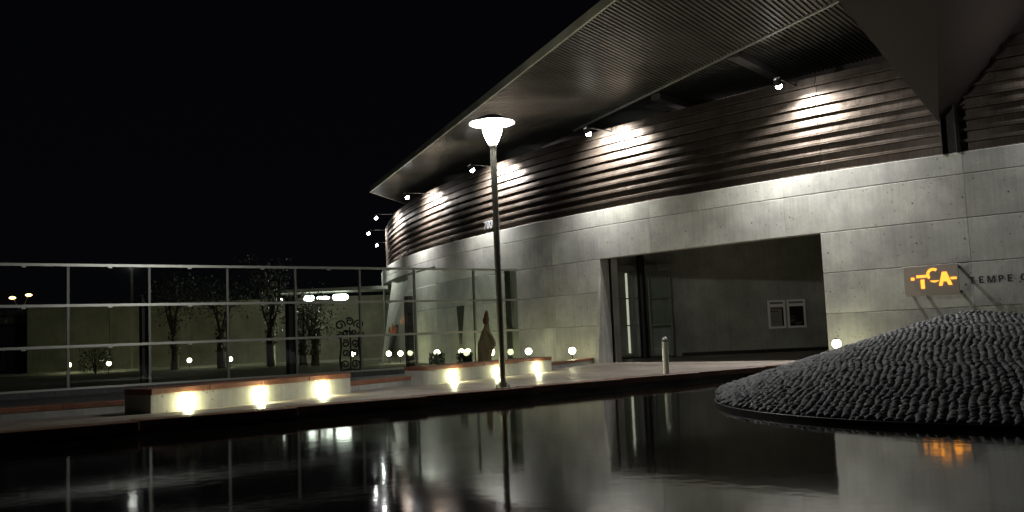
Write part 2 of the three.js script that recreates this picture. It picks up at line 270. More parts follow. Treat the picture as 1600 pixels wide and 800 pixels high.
{ // flying roof with corrugated soffit
  const fd = V(-0.352, 0, -0.936), F0 = V(2.87, RY, -22.75), Fp = s => F0.clone().addScaledVector(fd, s), TIP = 30.2, S0 = -9;
  const p = new THREE.Vector2(0.82, 0.572), c = new THREE.Vector2(0.572, -0.82); // across and along the corrugations
  const B0 = new THREE.Vector2(8.75, -23.57), bd = new THREE.Vector2(-0.393, -0.92), E0 = new THREE.Vector2(-7.78, -51.0), ed = new THREE.Vector2(0.27, -0.96);
  const hit = (o, d, a) => { const s = (a - p.dot(o)) / p.dot(d); return c.dot(new THREE.Vector2(o.x + d.x * s, o.y + d.y * s)); };
  const aTip = p.dot(E0), aStart = p.x * Fp(S0).x + p.y * Fp(S0).z;
  const roofTop = mesh('roof', (() => {
    const A = Fp(S0), T = Fp(TIP), U = V(T.x + ed.x * 14, RY, T.z + ed.y * 14), g1 = prism([[A.x + 0.06, A.z], [T.x + 0.02, T.z], [U.x, U.z], [9, -62], [3.2, -36.6], [8.7, -23.6], [13, -13.4]], RY + 0.1, RY + 0.18); return g1;
  })(), M.dark, building);
  const pitch = 0.15, amp = 0.026, prof = [[0, -1], [0.3, -1], [0.42, 1], [0.88, 1], [1, -1]];
  function sheet(aHi, ribs, inner, mat) {
    const pos = [], idx = [];
    for (let k = 0; k < ribs; k++) for (let j = 0; j + 1 < prof.length; j++) {
      const q = [prof[j], prof[j + 1]].map(([f, s]) => {
        const a = aHi - (k + f) * pitch; let b0, b1;
        const bb = hit(B0, bd, a);
        if (!inner) { b0 = a > aTip ? hit(new THREE.Vector2(F0.x, F0.z), new THREE.Vector2(fd.x, fd.z), a) : hit(E0, ed, a); b1 = bb; if (a <= aTip) b1 = Math.max(b1, b0 + 8); }
        else { b0 = bb; b1 = bb + 9; }
        const y = RY + s * amp;
        const P = b => { const yy = y + (inner ? 0.12 + (b - bb) * 0.05 : 0); return [p.x * a + c.x * b, yy, p.y * a + c.y * b]; };
        return [P(b0), P(b1)];
      });
      const i = pos.length / 3; pos.push(...q[0][0], ...q[0][1], ...q[1][0], ...q[1][1]); idx.push(i, i + 2, i + 1, i + 1, i + 2, i + 3);
    }
    const g = new THREE.BufferGeometry(); g.setAttribute('position', new THREE.Float32BufferAttribute(pos, 3)); g.setIndex(idx);
    return boxUV(g);
  }
  const per = 16; let k = 0;
  for (let a = aStart; a > aTip - 3.2; a -= per * pitch, k++) {
    mesh('soffit_sheet', sheet(a, per, false), M.zinc[Math.floor(rnd() * 3)], roofTop);
    if (a > -27) mesh('inner_soffit_sheet', sheet(a, per, true), M.zinc[Math.floor(rnd() * 3)], roofTop);
  }
  const seg = 3.4; for (let s = S0; s < TIP; s += seg) { // fascia lengths
    const e = Math.min(s + seg - 0.012, TIP), a = Fp(s), b = Fp(e); a.y = b.y = RY + 0.11; mesh('fascia', boxUV(bar(a, b, 0.07, 0.27)), M.fascia, roofTop);
  }
  { const a = Fp(TIP), b = V(a.x + ed.x * 12, RY, a.z + ed.y * 12); a.y = b.y = RY + 0.11; mesh('fascia', boxUV(bar(a, b, 0.07, 0.27)), M.fascia, roofTop); }
  mesh('edge_beam', bar(V(B0.x - bd.x * 7, RY + 0.01, B0.y - bd.y * 7), V(B0.x + bd.x * 15.2, RY + 0.01, B0.y + bd.y * 15.2), 0.10, 0.12), M.steelPaint, roofTop);
  for (const [x, z] of [[6.94, -27.7], [5.29, -32.5], [8.9, -23.0]]) mesh('outrigger', boxUV(bar(V(x + 0.12, RY + 0.0, z - 0.12), V(x + c.x * 4, RY + 0.16, z + c.y * 4), 0.36, 0.22)), M.dark, roofTop);
}
{ // black steel prow: an inverted pyramid carried on a post
  const ap = ring(-38.1, R - 0.12, 6.62);
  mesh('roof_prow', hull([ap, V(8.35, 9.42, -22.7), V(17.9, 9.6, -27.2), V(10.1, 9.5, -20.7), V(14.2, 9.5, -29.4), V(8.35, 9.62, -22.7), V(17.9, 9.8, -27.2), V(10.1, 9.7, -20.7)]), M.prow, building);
  const s = new THREE.Shape(); const w = 0.26, t = 0.03, f = 0.02; // H section
  s.moveTo(-w, -0.2); s.lineTo(w, -0.2); s.lineTo(w, -0.2 + t); s.lineTo(f, -0.2 + t); s.lineTo(f, 0.2 - t); s.lineTo(w, 0.2 - t); s.lineTo(w, 0.2); s.lineTo(-w, 0.2); s.lineTo(-w, 0.2 - t); s.lineTo(-f, 0.2 - t); s.lineTo(-f, -0.2 + t); s.lineTo(-w, -0.2 + t);
  const g = new THREE.ExtrudeGeometry(s, { depth: 1.35, bevelEnabled: false }); g.rotateX(-Math.PI / 2); g.rotateY(-37.9 * D2R + Math.PI / 2); const b = ring(-37.85, R - 0.24, 5.67); g.translate(b.x, b.y, b.z);
  mesh('prow_post', g, M.steelDark, building);
}
{ // entrance recess
  const z = -39.2, room = mesh('entrance_recess', boxUV(box(18, 5.3, 0.3, 10.4, 2.55, z - 0.15)), M.conc, building);
  mesh('ceiling', boxUV(prism([[2.6, -35.2], [6, -31.7], [9.4, -28.5], [19, -28.5], [19.4, z], [2, z]].map(q => { const d = Math.hypot(q[0] - CX, q[1] - CZ), k = Math.min(1, (R - 0.45) / d); return [CX + (q[0] - CX) * k, CZ + (q[1] - CZ) * k]; }), 4.9, 5.1)), M.conc, room);
  mesh('side_wall', boxUV(box(0.3, 5, 11, 18.4, 2.5, -33.6)), M.conc, room);
  mesh('side_wall', boxUV(prism([[3.7, -34.6], [3.95, -34.8], [3.95, z], [3.7, z]], 0, 4.9)), M.conc, room);
  mesh('skirting', boxUV(box(11, 0.14, 0.03, 12.5, 0.07, z + 0.02)), M.steelDark, room);
}
{ // glazed screen and doors inside the recess
  const z = -38.7, t = thing('entrance_screen', [4.0, 0, z], 0, 'dark glazed entrance screen with steel bars inside the recess', 'door');
  for (const h of [1.37, 2.5]) mesh('rail', box(2.62, 0.05, 0.05, 1.3, h, 0), M.post, t);
  mesh('header', box(2.66, 0.24, 0.1, 1.31, 3.75, 0), M.steelPaint, t); mesh('threshold', box(2.66, 0.06, 0.1, 1.31, 0.03, 0), M.steelDark, t);
  for (const x of [0.03, 0.95, 1.66, 2.55]) mesh('mullion', box(0.07, 3.6, 0.07, x, 1.83, 0), M.post, t);
  for (const x of [0.49, 2.1]) for (const [a, b] of [[0.07, 1.34], [1.4, 2.47], [2.53, 3.62]]) mesh('glass_pane', box(x < 1 ? 0.84 : 0.8, b - a, 0.01, x, (a + b) / 2, 0.0), M.glass, t);
  mesh('glowing_door_gap', box(0.09, 3.35, 0.03, 0.76, 1.9, -0.12), M.glowDoorGap, t);  // pale door gap, its brightness put in as emission; not a lamp
  const c = mesh('column', cyl(0.17, 0.17, 4.85, 1.32, 0, 0.35, 24), M.steelDark, t); c.userData.label = 'round dark steel column';
}
{ // hanging fixture below the recess ceiling
  const t = thing('pendant_fixture', [5.97, 3.55, -38.2], 0, 'slim steel fixture hanging inside the dark entrance recess', 'fixture');
  mesh('stem', cyl(0.035, 0.035, 1.1, 0, 0.25, 0, 10), M.steelPaint, t); mesh('head', cyl(0.09, 0.05, 0.28, 0, -0.02, 0, 12), M.steelPaint, t);
}
const font = await new FontLoader().loadAsync('fonts/droid/droid_sans_bold.typeface.json');
{ // house number on the lowest bands of the cladding
  const no = mesh('house_number', (() => { const a = ring(-58.9, R - 0.36, 5.96); const g = box(0.9, 0.02, 0.02); g.rotateY(-58.9 * D2R); g.translate(a.x, a.y, a.z); return g; })(), M.steelDark, building);
  ['7', '0', '0'].forEach((ch, i) => { const g = new TextGeometry(ch, { font, size: 0.36, depth: 0.04, curveSegments: 6, bevelEnabled: false }); const a = -59.25 + i * 0.27, q = ring(a, R - 0.33, 5.93); g.rotateY(a * D2R); g.translate(q.x, q.y, q.z); mesh('digit', g, M.numeral, no); });
}
{ // wall letters on pins
  const word = mesh('wall_lettering', (() => { const gs = []; for (let i = 0; i < 12; i++) { const q = ring(-37.55 + i * 0.118, R + 0.03, 2.1), g = new THREE.CylinderGeometry(0.008, 0.008, 0.09, 6); g.rotateX(Math.PI / 2); g.rotateY(-37.5 * D2R); g.translate(q.x, q.y, q.z); gs.push(g); } return mergeGeometries(gs); })(), M.letterDark, building);
  const put = [['T', -37.62], ['E', -37.39], ['M', -37.18], ['P', -36.9], ['E', -36.68], ['C', -36.36]];
  for (const [ch, a] of put) { const g = new TextGeometry(ch, { font, size: 0.19, depth: 0.03, curveSegments: 6, bevelEnabled: false }), q = ring(a, R + 0.06, 2.02 + 0 * a); g.rotateY(a * D2R); g.translate(q.x, q.y, q.z); mesh('letter', g, M.letterDark, word); }
}

// ------------------------------------------------------------------ cladding floodlights
const spotLabels = ['floodlight on the cladding just right of the black roof prow', 'floodlight on the cladding nearest the black prow on its left', 'floodlight on the cladding above the left end of the entrance opening', 'floodlight on the cladding just left of the street lamp pole', 'floodlight on the cladding below the pointed roof tip', 'uppermost of the three floodlights at the far left curve of the building', 'middle floodlight of three standing off the far left curve', 'lowest of the three floodlights at the far left curve of the building'];
spotLabels.forEach((label, i) => {
  const a = i ? -34.55 - 7.85 * i : -33.7, P = ring(a, R + 0.8, 8.42), t = thing('wall_floodlight', [P.x, P.y, P.z], a * D2R, label, 'floodlight', 'floodlights along the bronze cladding'); // local +z points away from the wall
  mesh('arm', bar(V(0, 0.19, -1.3), V(0, 0.19, 0.06), 0.035, 0.03), M.steelDark, t);
  mesh('bracket', box(0.05, 0.14, 0.05, 0, 0.13, 0.05), M.steelDark, t);
  const hood = new THREE.CylinderGeometry(0.1, 0.12, 0.2, 16, 1, true); hood.rotateX(0.65); hood.translate(0, 0.09, 0.06); mesh('housing', hood, M.steelDark, t);
  const lens = new THREE.SphereGeometry(0.1, 16, 10); lens.translate(0, -0.03, -0.01); mesh('lamp_lens', lens, M.lightSpot, t);
  const l = new THREE.SpotLight(C_SPOT, LAMP.spot * [0.8, 1.0, 1.2, 1.4, 1.5, 1.5, 1.5, 1.5][i], 0, i === 1 ? 1.32 : 1.12, i === 1 ? 0.9 : 1, 2); l.position.set(0, 0, 0); l.target.position.set(i === 1 ? 0.25 : 0, i === 1 ? -1 : -0.85, i === 1 ? -0.1 : -1.2); l.castShadow = true; l.shadow.radius = 1; t.add(l); t.add(l.target);
});

// ------------------------------------------------------------------ street lamp on the pool edge
{
  const [x, z] = uw(11.83 * K, 16.55 * K), t = thing('street_lamp', [x, LEDGE - 0.006, z], 0, 'tall lit street lamp with saucer shade standing on the pool edge', 'street lamp'); t.scale.setScalar(K);
  const base = mesh('base_plate', rbox(0.34, 0.03, 0.34, 0, 0.02, 0, 0.008), M.steelPaint, t);
  for (const [i, j] of [[-1, -1], [1, -1], [-1, 1], [1, 1]]) mesh('anchor_bolt', cyl(0.018, 0.018, 0.05, i * 0.13, 0.035, j * 0.13, 8), M.steel, base);
  mesh('base_collar', cyl(0.11, 0.1, 0.1, 0, 0.035, 0, 20), M.steelPaint, t);
  mesh('pole', cyl(0.07, 0.07, 5.28, 0, 0.1, 0, 24), M.pole, t);
  mesh('pole_cap', cyl(0.085, 0.085, 0.05, 0, 5.36, 0, 20), M.pole, t);
  mesh('lamp_lens', new THREE.LatheGeometry([[0, 0], [0.085, 0], [0.13, 0.08], [0.19, 0.22], [0.22, 0.34], [0.0, 0.36]].map(q => new THREE.Vector2(...q)), 32).translate(0, 5.41, 0), M.lightStreet, t);
  mesh('saucer_shade', new THREE.LatheGeometry([[0, 0.2], [0.16, 0.17], [0.34, 0.10], [0.5, 0.02], [0.52, 0.0], [0.5, -0.005], [0.33, 0.05], [0.2, 0.09], [0, 0.1]].map(q => new THREE.Vector2(...q)), 40).translate(0, 5.9, 0), M.dish, t);
  for (let k = 0; k < 3; k++) { const an = k * 2.094 + 0.4; mesh('shade_strut', bar(V(0.21 * Math.cos(an), 5.74, 0.21 * Math.sin(an)), V(0.3 * Math.cos(an), 5.96, 0.3 * Math.sin(an)), 0.016), M.steelPaint, t); }
  lamp(t, V(0, 5.62, 0), C_STREET, LAMP.street, 0.12);
}
{ // bollard
  const [x, z] = uw(17.3 * K, 16.95 * K), t = thing('steel_bollard', [x, LEDGE - 0.012, z], 0, 'round steel bollard at the pool edge before the entrance opening', 'bollard'); t.scale.setScalar(K);
  mesh('tube', cyl(0.075, 0.075, 0.86, 0, 0, 0, 24), M.steel, t); mesh('cap', new THREE.LatheGeometry([[0, 0.09], [0.04, 0.08], [0.066, 0.05], [0.075, 0.012], [0.068, 0]].map(q => new THREE.Vector2(...q)), 24).translate(0, 0.875, 0), M.steel, t); mesh('collar', cyl(0.08, 0.08, 0.02, 0, 0.84, 0, 24), M.steelDark, t);
}

// ------------------------------------------------------------------ benches with recessed lights
function bench(label, A, B, depth, lights, h, y) {
  const a = UW(...A), b = UW(...B), L = a.distanceTo(b), turn = Math.atan2(-(b.z - a.z), b.x - a.x);
  const t = thing('concrete_bench', [a.x, y, a.z], turn, label, 'bench', 'low concrete benches along the deck');
  const g = boxUV(rbox(L, h - 0.098 + 0.12, depth, L / 2, (h - 0.098 - 0.12) / 2, -depth / 2, 0.01)); mesh('body', g, M.conc3, t);
  const n = Math.round(L / 1.35), s = L / n;
  for (let k = 0; k < n; k++) { const c = boxUV(rbox(s - 0.012, 0.1, depth + 0.04, (k + 0.5) * s, h - 0.048, -depth / 2, 0.008)); const uv = c.attributes.uv; for (let i = 0; i < uv.count; i++) uv.setX(i, uv.getX(i) + k * 0.77); mesh('cap_slab', c, k % 2 ? M.red : M.red2, t); }
  for (const d of lights) {
    const rim = mesh('light_rim', (() => { const r = new THREE.TorusGeometry(0.112, 0.008, 8, 24); r.translate(d, 0.17, 0.0); return r; })(), M.steelPaint, t);
    const q = new THREE.SphereGeometry(0.108, 20, 12); q.scale(1, 1, 0.45); q.translate(d, 0.17, 0.012); mesh('light_lens', q, M.lightGarden, rim);
    lamp(t, V(d, 0.17, 0.035), C_GARDEN, LAMP.bench, 0.05);
  }
}
bench('long concrete bench with three round lights left of the street lamp', [4.61, 17.28], [9.49, 19.2], 0.75, [0.79, 2.55, 4.33], 0.45, 0.0);
bench('concrete bench with three round lights directly behind the street lamp', [12.14, 20.21], [17.98, 22.51], 0.75, [1.07, 3.2, 5.41], 0.45, 0.0);
// low kerbs topped in red stone
function kerb(name, label, A, B, h, depth) {
  const a = UW(...A), b = UW(...B), L = a.distanceTo(b), t = thing(name, [a.x, 0, a.z], Math.atan2(-(b.z - a.z), b.x - a.x), label, 'kerb');
  mesh('body', boxUV(box(L, h - 0.09, depth, L / 2, (h - 0.09) / 2 + 0.001, -depth / 2)), M.conc2, t);
  const n = Math.max(1, Math.round(L / 1.9)), s = L / n; for (let k = 0; k < n; k++) mesh('cap_slab', boxUV(rbox(s - 0.01, 0.09, depth + 0.02, (k + 0.5) * s, h - 0.044, -depth / 2, 0.006)), k % 2 ? M.red2 : M.red, t);
}
kerb('garden_kerb', 'low red-topped kerb at the left edge before the glass fence', [-6, 19.2], [5.3, 18.6], 0.22, 0.5);
kerb('garden_kerb', 'low red-topped kerb between the two concrete benches', [9.7, 19.72], [12.25, 20.85], 0.22, 0.5);
kerb('garden_kerb', 'low red-topped kerb from the right bench to the wall', [17.9, 23.3], [23.0, 26.2], 0.2, 0.5);
{ // low stone plinth below the fence and the stone shelf before it
  const t = thing('fence_plinth', [...(([x, z]) => [x, 0, z])(uw(-4, 27.95))], TURN, 'low dark stone plinth under the glass fence', 'plinth');
  for (let k = 0; k < 11; k++) mesh('stone_block', boxUV(rbox(2.23, 0.16, 0.5, 1.12 + k * 2.24, 0.082, -0.25, 0.008)), M.granite, t);
}
struct('stone_shelf', prism([uw(-6, 19.72), uw(5.25, 19.12), uw(9.6, 20.24), uw(12.15, 21.37), uw(13, 22), uw(13, 23), uw(-6, 23)], 0.05, 0.2), M.granite);

// ------------------------------------------------------------------ glass fence
{
  const W = 28.2, Q = 1.27, [ox, oz] = uw(0, W), t = thing('glass_fence', [ox, 0, oz], TURN, 'tall glass fence with four steel rails left of the building', 'fence');
  const posts = [-1.1, 0.65, 2.42, 4.19, 5.92, 7.75, 9.51, 11.33, 13.01, 15.0].map(u => u * Q), end = 21.0, rails = [0.18, 1.36, 2.505, 3.645];
  const L0 = posts[0] - 0.3;
  for (const h of rails) mesh('rail', bar(V(L0, h, 0.03), V(end, h, 0.03), 0.06, 0.075), M.steel, t);
  for (const u of posts) mesh('post', box(0.07, 3.46, 0.075, u, 1.9, -0.04), M.post, t);
  for (const u of [5.92 * Q, 9.51 * Q, 13.01 * Q]) mesh('support_column', rbox(0.21, 2.55, 0.28, u - 0.07, 1.43, -0.36, 0.01), M.steelDark, t);
  mesh('end_column', rbox(0.31, 3.7, 0.38, end - 0.09, 1.85, -0.26, 0.012), M.post, t);
  const xs = [L0, ...posts, end];
  for (let i = 0; i + 1 < xs.length; i++) for (let r = 0; r < 3; r++) {
    const a = xs[i] + 0.03, b = xs[i + 1] - 0.03; if (b - a < 0.4) continue;
    const pane = mesh('glass_pane', box(b - a, rails[r + 1] - rails[r] - 0.07, 0.012, (a + b) / 2, (rails[r] + rails[r + 1]) / 2, -0.005), M.glass, t);
    mesh('clip', box(0.11, 0.045, 0.035, (a + b) / 2, rails[r + 1] - 0.055, 0.03), M.steel, pane);
  }
}

// ------------------------------------------------------------------ pebble mound with sign
{
  const mc = new THREE.Vector2(9.14, -15.51), mr = 5.72, HT = 1.37, y0 = -0.16, back = new THREE.Vector2(0.30, -0.954), ap = new THREE.Vector2(10.5 - 9.14, -21.3 + 15.51); // the crown lies towards the back
  const t = thing('pebble_mound', [mc.x * K, LEDGE, mc.y * K], 0, 'broad mound of dark rounded river stones rising from the pool', 'mound'); t.scale.setScalar(K);
  const rimR = th => mr * (1 + 0.55 * Math.pow(Math.max(0, Math.cos(th) * back.x + Math.sin(th) * back.y), 1.6)); // egg-shaped rim round the middle
  const cc = 0.1, f = k => { const s = Math.min(1, Math.max(0, k)); return (Math.hypot(1, cc) - Math.hypot(s, cc)) / (Math.hypot(1, cc) - cc); };
  const rimAt = [], NT = 720; { const tmp = []; for (let i = 0; i < 2880; i++) { const th = i / 2880 * Math.PI * 2, r = rimR(th), x = r * Math.cos(th) - ap.x, z = r * Math.sin(th) - ap.y; tmp.push([Math.atan2(z, x), Math.hypot(x, z)]); } for (const [a, d] of tmp) rimAt[Math.round((a + Math.PI) / (2 * Math.PI) * NT) % NT] = d; for (let i = 0; i < NT; i++) if (rimAt[i] === undefined) rimAt[i] = rimAt[(i + NT - 1) % NT] ?? mr; }
  const kOf = (x, z) => { const dx = x - ap.x, dz = z - ap.y, a = (Math.atan2(dz, dx) + Math.PI) / (2 * Math.PI) * NT, i = Math.floor(a), q = a - i, L = rimAt[i % NT] * (1 - q) + rimAt[(i + 1) % NT] * q; return Math.hypot(dx, dz) / L; }; // share of the way from the crown to the rim
  const yOf = (x, z) => y0 + HT * f(kOf(x, z));
  { // core that carries the stones
    const pos = [], idx = [], n = 120, m = 40; for (let j = 0; j <= m; j++) for (let i = 0; i <= n; i++) { const th = i / n * 6.283185, r = rimR(th), k = j / m, x = ap.x + (r * Math.cos(th) - ap.x) * k, z = ap.y + (r * Math.sin(th) - ap.y) * k; pos.push(x, y0 + HT * f(k) - 0.03, z); }
    for (let j = 0; j < m; j++) for (let i = 0; i < n; i++) { const b = j * (n + 1) + i; idx.push(b, b + 1, b + n + 1, b + 1, b + n + 2, b + n + 1); }
    const g = new THREE.BufferGeometry(); g.setAttribute('position', new THREE.Float32BufferAttribute(pos, 3)); g.setIndex(idx); g.computeVertexNormals(); mesh('core', g, std({ color: new THREE.Color(0.1, 0.1, 0.1), roughness: 0.9 }), t);
  }
  { // thin steel edging round the rim
    const pos = [], idx = [], n = 200, pr = [[0.012, -0.5], [0.035, -0.5], [0.035, -0.162], [0.03, -0.156], [0.018, -0.156], [0.012, -0.162]]; for (let i = 0; i <= n; i++) { const th = i / n * 6.283185, r = rimR(th); for (const [d, y] of pr) pos.push((r + d) * Math.cos(th), y, (r + d) * Math.sin(th)); }
    for (let i = 0; i < n; i++) for (let q = 0; q < 6; q++) { const a = i * 6 + q, b = i * 6 + (q + 1) % 6; idx.push(a, b, a + 6, b, b + 6, a + 6); }
    const g = new THREE.BufferGeometry(); g.setAttribute('position', new THREE.Float32BufferAttribute(pos, 3)); g.setIndex(idx); const h = g.toNonIndexed(); h.computeVertexNormals(); mesh('steel_edging', h, M.steelDark, t);
  }
  // stones set on edge in wavy rows that run up to the crown
  const variants = [0, 1, 2, 3].map(v => { const g = new THREE.IcosahedronGeometry(0.5, 1), p = g.attributes.position, q = V(0, 0, 0); for (let i = 0; i < p.count; i++) { q.fromBufferAttribute(p, i); const k = 1 + 0.09 * Math.sin(q.x * 7 + v * 2) * Math.cos(q.z * 6 + v) + 0.06 * Math.sin(q.y * 9 + v * 3); p.setXYZ(i, q.x * k, q.y * k, q.z * k); } const s = mergeSmooth(g); return s; });
  function mergeSmooth(g) { g.deleteAttribute('normal'); const p = g.attributes.position, n = new Float32Array(p.count * 3), q = V(0, 0, 0); for (let i = 0; i < p.count; i++) { q.fromBufferAttribute(p, i).normalize(); n.set([q.x, q.y, q.z], i * 3); } g.setAttribute('normal', new THREE.BufferAttribute(n, 3)); return g; }
  const mats = [[0.125, 0.132, 0.138], [0.155, 0.158, 0.157], [0.095, 0.102, 0.11], [0.18, 0.178, 0.17]].map(c => std({ color: new THREE.Color(...c), roughness: 0.62, bumpMap: concBump, bumpScale: 0.003 }));
  const list = [], cam = V(-mc.x, 1.11, -mc.y);
  const dir = new THREE.Vector2(0.436, -0.9), per = new THREE.Vector2(0.9, 0.436), SP = 0.118;
  for (let r = -mr - 1; r < mr + 1; r += SP) {
    const ph = rr(0, 0.6), half = Math.sqrt(Math.max(0, mr * mr - r * r)); let v = -half - rr(0, 0.06);
    while (v < 9.2) {
      const o = 0.05 * Math.sin(v * 1.3 + r * 0.7) + 0.016 * Math.sin(v * 4.1 + ph + r * 2.3) + rr(-0.02, 0.02), x = dir.x * v + per.x * (r + o), z = dir.y * v + per.y * (r + o);
      const e = 0.03, st = rr(0.078, 0.118);
      if (Math.hypot(x, z) < rimR(Math.atan2(z, x)) - 0.03) {
        const q = V(x, yOf(x, z), z), out = V(dir.x * e, yOf(x + dir.x * e, z + dir.y * e) - q.y, dir.y * e), gr = out.length() / e, side = V(per.x * e, yOf(x + per.x * e, z + per.y * e) - q.y, per.y * e).normalize(); out.normalize();
        const nor = out.clone().cross(side).normalize(); if (nor.y < 0) nor.negate();
        list.push({ q, out, side, nor, w: SP * rr(0.88, 1.28), l: st * rr(0.84, 1.12), h: rr(0.07, 0.115), y: rr(-0.012, 0.014), r: rr(-0.5, 0.5), v: Math.floor(rnd() * 4), m: Math.floor(rnd() * 4), d: q.distanceTo(cam) });
        v += st / gr;
      } else v += st;
    }
  }
  const mat = s => { const a = s.side.clone().applyAxisAngle(s.nor, s.r).normalize(), b = s.nor, c = a.clone().cross(b); return new THREE.Matrix4().makeBasis(a.multiplyScalar(s.w), b.clone().multiplyScalar(s.h), c.multiplyScalar(s.l)).setPosition(s.q.clone().addScaledVector(s.nor, s.y)); };
  const inView = s => { const x = s.q.x + mc.x, z = -(s.q.z + mc.y); if (s.q.y < y0 - 0.02) return false; return x / z < 0.60; };
  const near = list.filter(inView).sort((a, b) => a.d - b.d).slice(0, 300), ns = new Set(near);
  for (const s of near) { const o = shade(new THREE.Mesh(variants[s.v], mats[s.m])); o.name = 'stone'; o.applyMatrix4(mat(s)); t.add(o); }
  for (let v = 0; v < 4; v++) {
    const l = list.filter(s => !ns.has(s) && s.v === v); const im = new THREE.InstancedMesh(variants[v], mats[v], l.length); im.name = 'stones'; im.userData.kind = 'stuff'; shade(im); const c0 = mats[v].color;
    l.forEach((s, i) => { im.setMatrixAt(i, mat(s)); const c = mats[s.m].color; im.setColorAt(i, new THREE.Color(c.r / c0.r, c.g / c0.g, c.b / c0.b)); }); t.add(im);
  }
}
{ // illuminated sign on four rods
  const a = -38.51, P = ring(a, R, 0), t = thing('lit_wall_sign', [P.x, 0, P.z], a * D2R, 'small brown wall plate with glowing orange letters TCA', 'sign');
  const w = 1.42, h = 0.83, yb = 1.76, zf = 0.45; // local x along the wall, z out of it
  mesh('plate', rbox(w, h, 0.05, 0, yb + h / 2, zf, 0.008), M.signPlate, t);
  for (const x of [-w / 2 + 0.07, w / 2 - 0.07]) for (const y of [yb + 0.07, yb + h - 0.07]) mesh('rod', (() => { const g = new THREE.CylinderGeometry(0.042, 0.042, zf, 12); g.rotateX(Math.PI / 2); g.translate(x, y, zf / 2); return g; })(), M.steelDark, t);
  const X = u => (u / 1.45 - 0.5) * w, Y = v => yb + h - v / 0.8 * h, z = zf + 0.024;
  const lb = (u0, u1, v0, v1) => box(X(u1) - X(u0), Y(v0) - Y(v1), 0.03, (X(u0) + X(u1)) / 2, (Y(v0) + Y(v1)) / 2, z);
  mesh('lit_dot', lb(0.2, 0.29, 0.30, 0.375), M.signOrange, t);
  mesh('lit_letter', mergeGeometries([lb(0.35, 0.62, 0.25, 0.32), lb(0.455, 0.555, 0.37, 0.61)]), M.signOrange, t);
  const cs = new THREE.Shape(); { const cx = X(0.80), cy = Y(0.25), r1 = 0.175, r0 = 0.105; cs.absarc(cx, cy, r1, 0.9, 3.9, false); cs.absarc(cx, cy, r0, 3.9, 0.9, true); cs.closePath(); }
  const c2 = new THREE.Shape(); { const cx = X(0.82), cy = Y(0.29), r1 = 0.175, r0 = 0.105; c2.absarc(cx, cy, r1, 3.95, 5.5, false); c2.lineTo(cx + r1 * Math.cos(5.5), cy + r1 * Math.sin(3.95)); c2.closePath(); }
  mesh('lit_letter', mergeGeometries([cs, c2].map(s => new THREE.ExtrudeGeometry(s, { depth: 0.03, bevelEnabled: false, curveSegments: 16 }).translate(0, 0, z - 0.015))), M.signOrange, t);
  const poly = q => { const s = new THREE.Shape(q.map(([u, v]) => new THREE.Vector2(X(u), Y(v)))); return new THREE.ExtrudeGeometry(s, { depth: 0.03, bevelEnabled: false }).translate(0, 0, z - 0.015); };
  mesh('lit_letter', mergeGeometries([poly([[0.93, 0.56], [1.03, 0.2], [1.15, 0.2], [1.28, 0.55], [1.18, 0.55], [1.14, 0.45], [1.05, 0.45], [1.02, 0.56]]), poly([[1.235, 0.35], [1.40, 0.35], [1.40, 0.41], [1.258, 0.41]])]), M.signOrange, t);
}

// ------------------------------------------------------------------ poster cases inside the recess
function posterTex(kind) {
  const c = document.createElement('canvas'); c.width = 128; c.height = 192; const x = c.getContext('2d');
  x.fillStyle = kind ? '#0c0b0a' : '#8d8a80'; x.fillRect(0, 0, 128, 192);
  if (kind) { x.fillStyle = '#5d5a52'; x.fillRect(8, 92, 36, 62); x.fillStyle = '#2a2926'; x.fillRect(12, 100, 28, 30); x.fillStyle = '#8a867a'; for (let i = 0; i < 3; i++) x.fillRect(50, 158 + i * 9, 66 - i * 12, 3); }
  else { x.fillStyle = '#1d1c1a'; for (let i = 0; i < 3; i++) x.fillRect(14 + i * 24, 34, 14, 18); x.fillStyle = '#55524b'; for (let i = 0; i < 9; i++) x.fillRect(12, 66 + i * 12, 40 + ((i * 37) % 58), 3); x.fillStyle = '#1f1e1c'; x.fillRect(112, 12, 16, 168); x.fillStyle = '#2b2a27'; x.fillRect(8, 10, 112, 8); }
  const t = new THREE.CanvasTexture(c); t.colorSpace = THREE.SRGBColorSpace; return t;
}
for (const [x0, x1, kind, label] of [[10.72, 11.46, 0, 'left of the two poster cases in the recess with a grey printed notice'], [11.53, 12.31, 1, 'right of the two poster cases in the recess with a black poster']]) {
  const w = x1 - x0, t = thing('poster_case', [(x0 + x1) / 2, 0.99, -39.19], 0, label, 'poster case', 'poster cases inside the entrance recess'), h = 1.2, fr = 0.085;
  const m = std({ color: new THREE.Color(0.84, 0.83, 0.81), roughness: 0.45 });
  for (const [a, b, c, d] of [[-w / 2, -w / 2 + fr, 0, h], [w / 2 - fr, w / 2, 0, h], [-w / 2 + fr, w / 2 - fr, 0, fr], [-w / 2 + fr, w / 2 - fr, h - fr, h], [-w / 2 + fr, w / 2 - fr, h - 0.29, h - 0.17]]) mesh('frame', box(b - a, d - c, 0.07, (a + b) / 2, (c + d) / 2, 0.035), m, t);
  mesh('header_strip', box(w - 2 * fr, 0.085, 0.03, 0, h - 0.1275, 0.02), std({ color: new THREE.Color(0.2, 0.2, 0.19), roughness: 0.5 }), t);
  mesh('poster', (() => { const g = new THREE.PlaneGeometry(w - 2 * fr, h - 0.29 - fr); g.translate(0, fr + (h - 0.29 - fr) / 2, 0.02); return g; })(), std({ map: posterTex(kind), roughness: 0.5 }), t);
}

